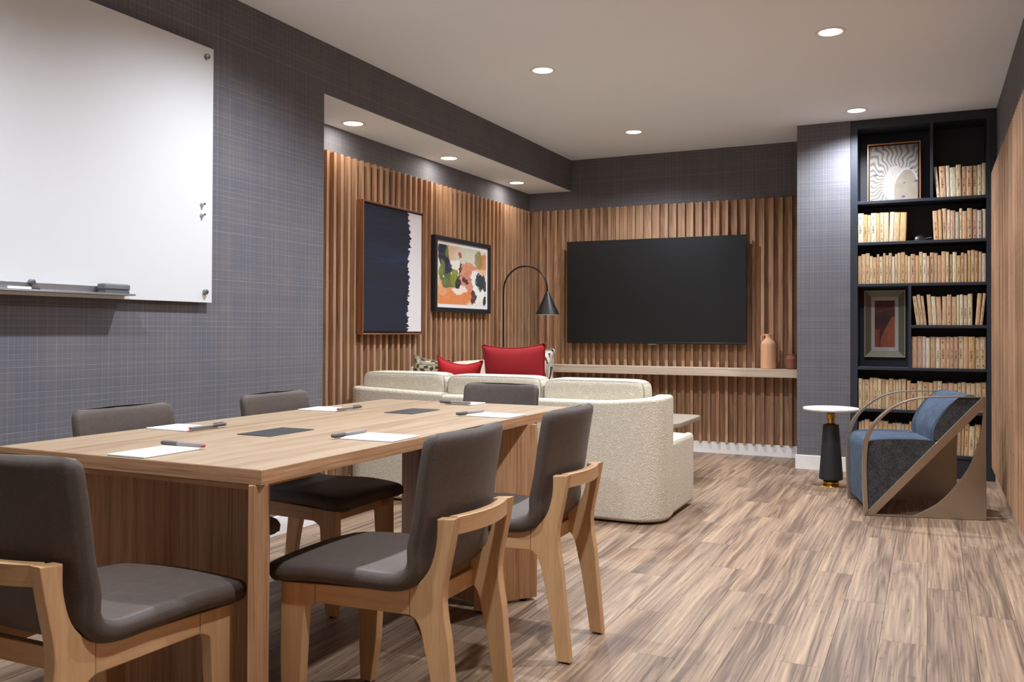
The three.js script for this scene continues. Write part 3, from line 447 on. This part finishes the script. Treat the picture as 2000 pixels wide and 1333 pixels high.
// ---------------------------------------------------------------- television, wall shelf, pots
{
  const ZS = ZB + BK + SD, t = thing('television', 'large black flat television on the slatted wall', 'television', [-2.283, 1.458, ZS + 0.075]); t.rotation.x = 0.012;
  part('housing', rbox(-0.838, 0.838, -0.48, 0.48, -0.04, -0.002, 0.004), blackMatte, t);
  part('bezel', merge([rbox(-0.842, 0.842, -0.482, -0.468, -0.012, 0.003, 0.002), rbox(-0.842, 0.842, 0.476, 0.482, -0.012, 0.003, 0.002), rbox(-0.842, -0.836, -0.47, 0.478, -0.012, 0.003, 0.002), rbox(0.836, 0.842, -0.47, 0.478, -0.012, 0.003, 0.002)]), std({ color: hex(16, 16, 17), roughness: 0.35 }), t);
  part('display_glass', box(-0.837, 0.837, -0.469, 0.477, -0.002, 0.0015), std({ color: hex(10, 10, 11), roughness: 0.42, specularIntensity: 1 }), t);
  part('sensor_tab', rbox(-0.045, 0.03, -0.489, -0.481, -0.008, 0.002, 0.001), std({ color: hex(150, 150, 152), metalness: 0.7, roughness: 0.4 }), t, 'small silver tab');
  part('wall_mount', box(-0.3, 0.3, -0.2, 0.2, -0.0745, -0.038), blackMatte, t);
  const sh = thing('wall_shelf', 'long pale wood floating shelf under the television', 'shelf', [-2.245, 0.702, ZS + 0.001]); part('board', rbox(-1.285, 1.285, 0, 0.07, 0, 0.187, 0.002, 'x'), ash, sh);
  const clay = (a, b) => { const n = noiseOf(151); return std({ map: tex(256, 256, (u, v) => mix3(a, b, clamp(fbm(n, u, v, 6, 6, 5) * 1.4 - 0.2)), 0.3, 0.3), roughness: 0.85 }); };
  const jug = thing('terracotta_jug', 'tall pale terracotta jug with loop handle on the wall shelf', 'jug', [-1.252, 0.7722, -7.815]); const jc = clay(rgb(206, 150, 112), rgb(232, 176, 136));
  part('body', lathe([[0, 0], [0.06, 0], [0.064, 0.005], [0.064, 0.2], [0.063, 0.215], [0.055, 0.23], [0.035, 0.252], [0.026, 0.268], [0.026, 0.292], [0.03, 0.298], [0.026, 0.3], [0.021, 0.295], [0.02, 0.26], [0, 0.25]], 44), jc, jug);
  part('handle', tube([[-0.022, 0.288, 0.01], [-0.045, 0.29, 0.016], [-0.056, 0.268, 0.018], [-0.05, 0.24, 0.018], [-0.04, 0.228, 0.016]], 0.0065, 30, 10), jc, jug);
  const pot = thing('clay_pot', 'small dark terracotta pot on the shelf, half hidden by the pillar', 'pot', [-1.056, 0.7722, -7.815]);
  part('body', lathe([[0, 0], [0.044, 0], [0.05, 0.01], [0.055, 0.06], [0.055, 0.085], [0.05, 0.1], [0.043, 0.112], [0.043, 0.126], [0.046, 0.128], [0.04, 0.126], [0.038, 0.11], [0.046, 0.08], [0.04, 0.012], [0, 0.01]], 40), clay(rgb(112, 66, 52), rgb(146, 88, 70)), pot);
}

// ---------------------------------------------------------------- bookcase, its books and pictures
const BZ = ZC - 0.005, BD = 0.3;                      // front plane and depth
{
  const B = thing('bookcase', 'tall built-in black bookcase full of pale books', 'bookcase', [-0.06, 0, BZ]), o = 0.06;
  const P = (name, x0, x1, y0, y1, z0 = -BD, z1 = 0, m = bookcaseMat) => part(name, rbox(x0 + o, x1 + o, y0, y1, z0, z1, 0.0015), m, B);
  P('side_panel', -0.555, -0.505, 0, CEIL - 0.001); P('side_panel', 0.381, 0.437 - 0.028, 0, CEIL - 0.001); P('side_panel', 0.4095, XR - 0.001, 0, CEIL - 0.001, -BD, -0.001);
  P('top_panel', -0.505, 0.381, 2.672, CEIL - 0.001); P('back_panel', -0.505, 0.381, 0, 2.672, -BD, -BD + 0.014); P('plinth', -0.505, 0.381, 0, 0.152, -BD + 0.014, -0.02);
  for (const y of [2.106, 1.787, 1.465, 0.822, 0.5, 0.174]) P('shelf', -0.505, 0.381, y - 0.022, y, -BD + 0.014, -0.001);
  P('shelf', -0.125, 0.381, 1.145 - 0.022, 1.145, -BD + 0.014, -0.001);
  P('divider', 0.006, 0.026, 2.106, 2.672, -BD + 0.014, -0.001); P('divider', -0.145, -0.125, 0.822, 1.443, -BD + 0.014, -0.001);
}
{
  const r = rng(313), nz = noiseOf(161), palette = [['cream', 214, 194, 158], ['tan', 194, 162, 122], ['peach', 210, 170, 134], ['ivory', 218, 206, 180], ['sandy', 204, 176, 138], ['pale grey', 194, 184, 166], ['honey', 206, 170, 118], ['rosy tan', 196, 158, 132]];
  const marks = [0, 1, 2, 3].map((k) => { const q = rng(500 + k), dots = []; if (k) for (let y = 0.2 + q() * 0.1; y < (k === 1 ? 0.86 : 0.6); y += 0.018 + q() * 0.022) if (q() > 0.2) dots.push([0.42 + (q() - 0.5) * 0.12, y, 0.05 + q() * 0.14, 0.004 + q() * 0.008]); if (k === 3) dots.push([0.5, 0.1, 0.14, 0.02]);
    const t = tex(64, 256, (u, v) => { const a = 0.93 + (fbm(nz, u, v, 6, 8, 4) - 0.5) * 0.28; let c = [a, a * 0.99, a * 0.97]; for (const [x, y, w, h] of dots) if (Math.abs(u - x) < w && Math.abs(v - y) < h) c = k === 3 ? [0.62, 0.3, 0.22] : [0.34, 0.28, 0.25]; return c; }); t.repeat.set(1, 1); t.wrapS = t.wrapT = THREE.ClampToEdgeWrapping; return t; });
  const mats = palette.map(([, a, b, c]) => marks.map((m) => std({ map: m, color: hex(a, b, c), roughness: 0.8 }))), pages = std({ color: hex(222, 206, 176), roughness: 0.95 });
  // unit book: spine at z = 0, x -0.5..0.5, y 0..1, z -1..0
  const outline = [[-0.5, -1], [-0.5, -0.035], [-0.42, -0.012], [-0.2, 0], [0.2, 0], [0.42, -0.012], [0.5, -0.035], [0.5, -1], [0.42, -1], [0.42, -0.06], [-0.42, -0.06], [-0.42, -1]];
  const cov = extr(outline.map(([x, z]) => [x, -z]), 1, 0); cov.rotateX(Math.PI / 2); cov.translate(0, 1, 0); cov.scale(1, 1, -1); { const ix = cov.index; const p = cov.attributes.position; const uv = new Float32Array(p.count * 2); for (let i = 0; i < p.count; i++) { uv[2 * i] = p.getX(i) + 0.5; uv[2 * i + 1] = p.getY(i); } cov.setAttribute('uv', new THREE.BufferAttribute(uv, 2)); }
  // scaling by -1 turned the faces; turn them back
  { const p = cov.attributes.position; let v = 0; const a = new THREE.Vector3(), b = new THREE.Vector3(), c = new THREE.Vector3(); for (let i = 0; i < p.count; i += 3) { a.fromBufferAttribute(p, i); b.fromBufferAttribute(p, i + 1); c.fromBufferAttribute(p, i + 2); v += a.dot(b.cross(c)); } if (v < 0) for (const k of ['position', 'normal', 'uv']) { const t = cov.attributes[k], n = t.itemSize, A = t.array; for (let i = 0; i < p.count; i += 3) for (let j = 0; j < n; j++) { const s = A[i * n + j]; A[i * n + j] = A[(i + 1) * n + j]; A[(i + 1) * n + j] = s; } } cov.computeVertexNormals(); }
  const blk = new THREE.BoxGeometry(0.82, 0.975, 0.9); blk.translate(0, 0.487, -0.52);
  const proto = new THREE.Group(); part('cover', cov, mats[0][0], proto); part('page_block', blk, pages, proto);
  const ord = (k) => k + (k % 100 > 10 && k % 100 < 14 ? 'th' : ['th', 'st', 'nd', 'rd'][k % 10] || 'th');
  const row = (where, y, x0, x1, count, h0, h1, lean, bias = null) => {
    const ws = Array.from({ length: count }, () => 0.75 + r() * 0.7), sum = ws.reduce((a, b) => a + b, 0); let slack = 0; for (let k = 0; k < count; k++) slack += lean(k, count)[1] || 0;
    let x = x0;
    for (let k = 0; k < count; k++) {
      const [a, gap = 0] = lean(k, count), w = ws[k] / sum * (x1 - x0 - slack), h = lerp(h0, h1, r() ** 0.8), pi = bias ? bias[Math.floor(r() * bias.length)] : Math.floor(r() * palette.length), d = 0.13 + r() * 0.03;
      const b = proto.clone(); b.name = numbered('book'); b.children[0].material = mats[pi][r() < 0.45 ? 0 : 1 + Math.floor(r() * 3)];
      b.scale.set(w - 0.0012, h, d); b.rotation.z = a; const hw = (w - 0.0012) / 2; x += gap;
      b.position.set(x + w / 2, y + 0.0004 + Math.abs(Math.sin(a)) * hw, BZ - 0.012 - r() * 0.008); x += w;
      tag(b, `${palette[pi][0]} paper-covered book, ${ord(k + 1)} from left ${where}`, 'book', 'pale paper-covered books in the bookcase'); scene.add(b);
    }
  };
  const up = () => [0, 0];
  row('on the top shelf', 2.106, 0.05, 0.378, 10, 0.215, 0.238, (k) => k === 0 ? [0.1, 0] : k < 5 ? [0.045 - k * 0.006, 0.0] : [0, 0], [0, 2, 3, 4, 7]);
  row('in the left group on the second shelf', 1.787, -0.503, -0.162, 10, 0.205, 0.235, (k) => k > 6 ? [-0.035, 0] : [0, 0], [0, 0, 3, 3, 4, 6]);
  row('in the right group on the second shelf', 1.787, 0.03, 0.378, 12, 0.2, 0.235, (k) => k < 3 ? [0.04 - k * 0.01, 0] : [0, 0]);
  row('on the full third shelf', 1.465, -0.503, 0.378, 36, 0.2, 0.238, up);
  row('on the upper short shelf', 1.145, -0.09, 0.355, 15, 0.205, 0.236, (k) => k < 3 ? [0.13 - k * 0.012, 0] : k < 6 ? [0.085 - k * 0.008, k === 3 ? 0.012 : 0] : k === 13 ? [-0.07, 0.018] : k === 14 ? [-0.1, 0] : [0, 0], [0, 2, 3, 4, 4]);
  row('on the lower short shelf', 0.822, -0.123, 0.376, 15, 0.228, 0.24, up);
  row('in the left group on the sixth shelf', 0.5, -0.5, -0.16, 13, 0.222, 0.24, up, [0, 1, 4, 4, 2]);
  row('in the right group on the sixth shelf', 0.5, -0.155, 0.378, 16, 0.2, 0.225, up, [1, 2, 4, 7, 0]);
  row('on the lowest shelf behind the armchair', 0.174, -0.5, 0.37, 28, 0.212, 0.24, (k) => k > 19 ? [-0.035, 0.001] : [0, 0], [0, 1, 2, 4, 6]);
  // black ornament on the second shelf
  const b = thing('black_ornament', 'small glossy black ornament between the books on the second shelf', 'ornament', [-0.078, 1.7874, BZ - 0.13]); const gl = std({ color: hex(16, 16, 17), roughness: 0.4 });
  const dome = new THREE.SphereGeometry(1, 32, 16, 0, Math.PI * 2, 0, Math.PI / 2); dome.scale(0.062, 0.055, 0.05); part('body', merge([dome, (() => { const c = new THREE.CircleGeometry(1, 32); c.rotateX(Math.PI / 2); c.scale(0.062, 1, 0.05); return c; })()]), gl, b); part('tail', tube([[0.05, 0.022, 0], [0.09, 0.028, 0], [0.092, 0.03, 0.0], [0.095, 0.026, 0.0]], 0.009, 24, 10), gl, b);
}
{ // picture on the top shelf
  const n = noiseOf(171), P = thing('wavy_line_picture', 'beige picture of wavy radiating lines in a thin copper frame', 'picture', [-0.252, 2.107, BZ - 0.17]); P.rotation.x = -0.03;
  const t = tex(400, 480, (u, v) => {
    const x = u - 0.52, y = v - 0.3, a = Math.atan2(y, x), d = Math.hypot(x * 1.05, y * 0.9), w = fbm(n, u, v, 4, 4, 3) - 0.5, zig = Math.sin(d * 26 + Math.sin(a * 5) * 1.4) * 0.055;
    let c = mix3(rgb(212, 204, 194), rgb(160, 148, 136), sstep(-0.25, 0.7, Math.sin((a + zig + w * 0.16) * 34))); c = mix3(c, rgb(90, 86, 84), sstep(0.9, 1, Math.sin((a + zig + w * 0.16) * 34)) * 0.5 * n(u * 6, v * 6, 6, 6));
    const inner = 0.27 + w * 0.12; if (d < inner) c = mix3(rgb(218, 208, 196), rgb(200, 190, 178), sstep(0.75, 1, Math.sin((u - v * 0.4 + w * 0.3) * 60)) * 0.6);
    const h = Math.hypot((u - 0.78) / 0.26, (v - 0.12) / (0.4)); if (h < 1 + w * 0.2) c = mix3(rgb(178, 162, 140), rgb(190, 176, 156), n(u * 12, v * 12, 12, 12)); else if (h < 1.12 + w * 0.2) c = rgb(226, 220, 212);
    for (const [bx, by] of [[0.72, 0.3], [0.12, 0.47], [0.28, 0.93], [0.98, 0.32], [0.7, 0.05], [0.86, 0.55]]) if (Math.hypot((u - bx) / 0.045, (v - by) / 0.018) + w < 0.85) c = mix3(c, rgb(70, 84, 130), 0.75);
    return c;
  }); t.repeat.set(1, 1);
  const copper = std({ color: hex(190, 132, 96), metalness: 0.7, roughness: 0.4 }), w = 0.385, h = 0.47;
  for (const [x0, x1, y0, y1] of [[-w / 2, w / 2, 0, 0.01], [-w / 2, w / 2, h - 0.01, h], [-w / 2, -w / 2 + 0.01, 0.01, h - 0.01], [w / 2 - 0.01, w / 2, 0.01, h - 0.01]]) part('frame_bar', rbox(x0, x1, y0, y1, -0.018, 0.018, 0.0015), copper, P);
  part('shadow_gap', box(-w / 2 + 0.01, w / 2 - 0.01, 0.01, h - 0.01, -0.017, -0.006), blackMatte, P); const cv = part('canvas', rbox(-w / 2 + 0.02, w / 2 - 0.02, 0.02, h - 0.02, -0.006, 0.0085, 0.002), std({ color: hex(220, 212, 200), roughness: 0.9 }), P);
  const g = new THREE.PlaneGeometry(w - 0.042, h - 0.042); g.translate(0, h / 2, 0.0092); part('print', g, std({ map: t, color: new THREE.Color(0.5, 0.5, 0.5), roughness: 0.8 }), cv);
}
{ // red framed picture
  const n = noiseOf(181), w = 0.3, h = 0.53, P = thing('red_picture', 'small maroon and rust picture in a wide olive grey frame', 'picture', [-0.322, 0.892, BZ - BD + 0.0145]);
  const t = tex(200, 360, (u, v) => {
    const g = fbm(n, u, v, 6, 10, 5); let c = mix3(rgb(70, 26, 26), rgb(112, 44, 38), g); c = mix3(c, rgb(52, 24, 28), sstep(0.35, 0.6, v) * sstep(0.8, 0.6, v) * 0.7);
    const e = 0.1 + 0.55 * Math.pow(clamp((u - 0.28) / 0.6), 0.7) + (g - 0.5) * 0.04; if (u > 0.28 && v < e) c = mix3(rgb(150, 74, 48), rgb(182, 100, 64), g); if (u < 0.27 && v < 0.38) c = mix3(rgb(130, 62, 44), rgb(160, 84, 58), g); if (Math.abs(u - 0.25 - v * 0.05) < 0.02 && v < 0.36) c = rgb(48, 24, 24);
    if (Math.abs(v - (0.8 + (u - 0.5) * 0.1)) < 0.006 && u > 0.2) c = mix3(c, rgb(170, 128, 96), 0.6); return c;
  }); t.repeat.set(1, 1);
  const light = std({ color: hex(190, 184, 168), metalness: 0.4, roughness: 0.45 }), olive = std({ color: hex(122, 120, 98), metalness: 0.3, roughness: 0.4 });
  const bev = (x0, y0, x1, y1, X0, Y0, X1, Y1) => { const g = new THREE.BufferGeometry(), zo = 0.034, zi = 0.014; g.setAttribute('position', new THREE.Float32BufferAttribute([x0, y0, zo, x1, y1, zo, X1, Y1, zi, x0, y0, zo, X1, Y1, zi, X0, Y0, zi], 3)); g.computeVertexNormals(); return uvBox(g, Math.abs(x1 - x0) > Math.abs(y1 - y0) ? 'x' : 'y'); };
  const a = w / 2 - 0.006, b = a - 0.044, y0 = 0.006, y1 = 0.05, Y1 = h - 0.006, Y0 = h - 0.05;
  part('frame_bar', bev(-a, y0, a, y0, -b, y1, b, y1), olive, P); part('frame_bar', bev(a, Y1, -a, Y1, b, Y0, -b, Y0), olive, P); part('frame_bar', bev(a, y0, a, Y1, b, y1, b, Y0), olive, P); part('frame_bar', bev(-a, Y1, -a, y0, -b, Y0, -b, y1), olive, P);
  part('frame_edge', merge([box(-w / 2, w / 2, 0, 0.006, 0, 0.036), box(-w / 2, w / 2, h - 0.006, h, 0, 0.036), box(-w / 2, -a, 0.006, h - 0.006, 0, 0.036), box(a, w / 2, 0.006, h - 0.006, 0, 0.036)]), light, P, 'thin champagne frame edge');
  const mb = part('mat_board', box(-b, b, y1, Y0, 0, 0.013), std({ color: hex(206, 200, 196), roughness: 0.8 }), P);
  const g = new THREE.PlaneGeometry(0.148, 0.372); g.translate(0, h / 2, 0.0136); part('print', g, std({ map: t, roughness: 0.5 }), mb);
}

// ---------------------------------------------------------------- side table and armchair
{
  const t = thing('side_table', 'small round side table with white stone top and black conical body', 'side table', [-0.637, 0, -6.69]);
  part('base_plate', lathe([[0, 0], [0.125, 0], [0.126, 0.003], [0.122, 0.006], [0, 0.007]], 48), brass, t); part('lower_collar', lathe([[0, 0.007], [0.052, 0.007], [0.053, 0.01], [0.053, 0.04], [0, 0.04]], 40), brass, t, 'brass collar');
  part('body', lathe([[0, 0.04], [0.078, 0.04], [0.081, 0.044], [0.081, 0.06], [0.054, 0.425], [0.051, 0.43], [0, 0.43]], 48), blackMatte, t, 'matte black tapered body'); part('neck', lathe([[0, 0.43], [0.029, 0.43], [0.029, 0.525], [0, 0.525]], 36), brass, t, 'brass neck');
  part('top_plate', lathe([[0, 0.523], [0.1, 0.523], [0.1, 0.528], [0, 0.528]], 40), blackMatte, t); const g = lathe([[0, 0.528], [0.17, 0.528], [0.186, 0.531], [0.192, 0.538], [0.192, 0.545], [0.188, 0.55], [0.18, 0.551], [0, 0.551]], 64); part('tabletop', uvBox(g, 'x'), marble, t, 'white stone top');
}
{
  const A = thing('armchair', 'blue denim armchair with curved brushed metal side frames', 'armchair', [-0.3458, 0, -5.6522], 0.2449), W = 0.585;
  for (const s of [0, 1]) {
    const Zo = s ? -W : 0, off = (g, z) => { g.translate(0, 0, Zo + z); return uvBox(g, 'x'); };
    const inner = smooth([[0.652, 0.69], [0.631, 0.496], [0.58, 0.33], [0.507, 0.21], [0.4, 0.09], [0.27, 0.014]], 30);
    part('side_frame', off(extr(s ? [[0, 0.002], [0.663, 0.002], [0.663, 0.716], [0.02, 0.012], [0, 0.012]] : [[0, 0.002], [0.663, 0.002], [0.663, 0.716], [0.652, 0.716], ...inner, [0, 0.012]], 0.012, 0.0012), s ? 0 : -0.012), nickel, A, 'brushed metal side frame');
    // flat strip: up the front edge, over in an arc, back to the rear corner
    const c = smooth([[0.003, 0.003], [-0.006, 0.2], [-0.006, 0.34], [0.006, 0.45], [0.05, 0.545], [0.13, 0.628], [0.22, 0.68], [0.32, 0.706], [0.48, 0.714], [0.658, 0.716]], 60), o = [], i = [];
    c.forEach((p, k) => { const a = c[Math.max(0, k - 1)], b = c[Math.min(c.length - 1, k + 1)], l = Math.hypot(b[0] - a[0], b[1] - a[1]), n = [-(b[1] - a[1]) / l, (b[0] - a[0]) / l]; const hw = lerp(0.011, 0.0035, sstep(0.3, 0.8, k / 60)); o.push([p[0] + n[0] * hw * 0.6, p[1] + n[1] * hw * 0.6]); i.push([p[0] - n[0] * hw * 1.4, p[1] - n[1] * hw * 1.4]); });
    part('arm_strip', off(extr([...o, ...i.reverse()], 0.036, 0.001), s ? 0 : -0.036), nickel, A);
    const d = [0.654, 0.713], l = Math.hypot(...d), nx = -d[1] / l, ny = d[0] / l, w = 0.017; part('diagonal_bar', off(extr([[0.002, 0.004], [0.05, 0.004], [0.658, 0.66], [0.658, 0.714], [0.64, 0.714], [0.002, 0.018]], 0.034, 0.0015), s ? 0.0 : -0.034), nickel, A);
  }
  const seatP = [[0.008, 0.05], ...smooth([[0.002, 0.38], [0.01, 0.418], [0.045, 0.446], [0.2, 0.458], [0.4, 0.452]], 20), [0.395, 0.432], [0.035, 0.04]];
  const backP = [...smooth([[0.382, 0.45], [0.391, 0.53], [0.436, 0.619], [0.5, 0.687], [0.545, 0.716], [0.6, 0.724], [0.642, 0.708]], 24), [0.415, 0.457]];
  const body = (pts, name, z0, z1, mat) => { const g = extr(pts, z1 - z0, 0.008); g.translate(0, 0, z0); return part(name, uvBox(toCreasedNormals(g, 0.7), 'x'), mat, A); };
  const seatM = body(seatP, 'seat', -W + 0.014, -0.014, denimBlue), backM = body(backP, 'back_cushion', -W + 0.04, -0.016, denimBlue);
  for (const [z, s] of [[-0.0155, 1], [-W + 0.0125, -1]]) for (const [pts, nm] of [[seatP, 'seat_side'], [backP, 'back_side']]) { const inset = pts.map(([x, y]) => { const cx = nm === 'seat_side' ? 0.16 : 0.5, cy = nm === 'seat_side' ? 0.33 : 0.6; return [cx + (x - cx) * 0.975, cy + (y - cy) * 0.975]; }); const g = extr(inset, 0.003, 0); g.translate(0, 0, nm === 'back_side' && s < 0 ? z + 0.0255 : z); part(nm, uvBox(g, 'x'), denimDark, A, 'dark charcoal denim side'); }
  for (const s of [0, 1]) { const p = smooth([[0.014, 0.06], [0.01, 0.38], [0.016, 0.416], [0.047, 0.444], [0.2, 0.456], [0.38, 0.452]], 30).map(([x, y]) => [x, y, s ? -W + 0.018 : -0.018]); part('piping', tube(p, 0.004, 60, 6), denimDark, seatM); const q = smooth([[0.384, 0.46], [0.392, 0.53], [0.437, 0.618], [0.5, 0.686], [0.545, 0.715], [0.6, 0.723]], 24).map(([x, y]) => [x, y, s ? -W + 0.044 : -0.02]); part('piping', tube(q, 0.004, 50, 6), denimDark, backM); }
  part('cross_bar', rbox(0.63, 0.65, 0.01, 0.03, -W + 0.012, -0.012, 0.002), nickel, A); part('seat_pan', (() => { const g = extr([[0.04, 0.03], [0.4, 0.424], [0.63, 0.68], [0.636, 0.672], [0.41, 0.418], [0.05, 0.025]], W - 0.08, 0); g.translate(0, 0, -W + 0.04); return uvBox(g, 'x'); })(), nickel, A);
}

renderer.render(scene, camera);
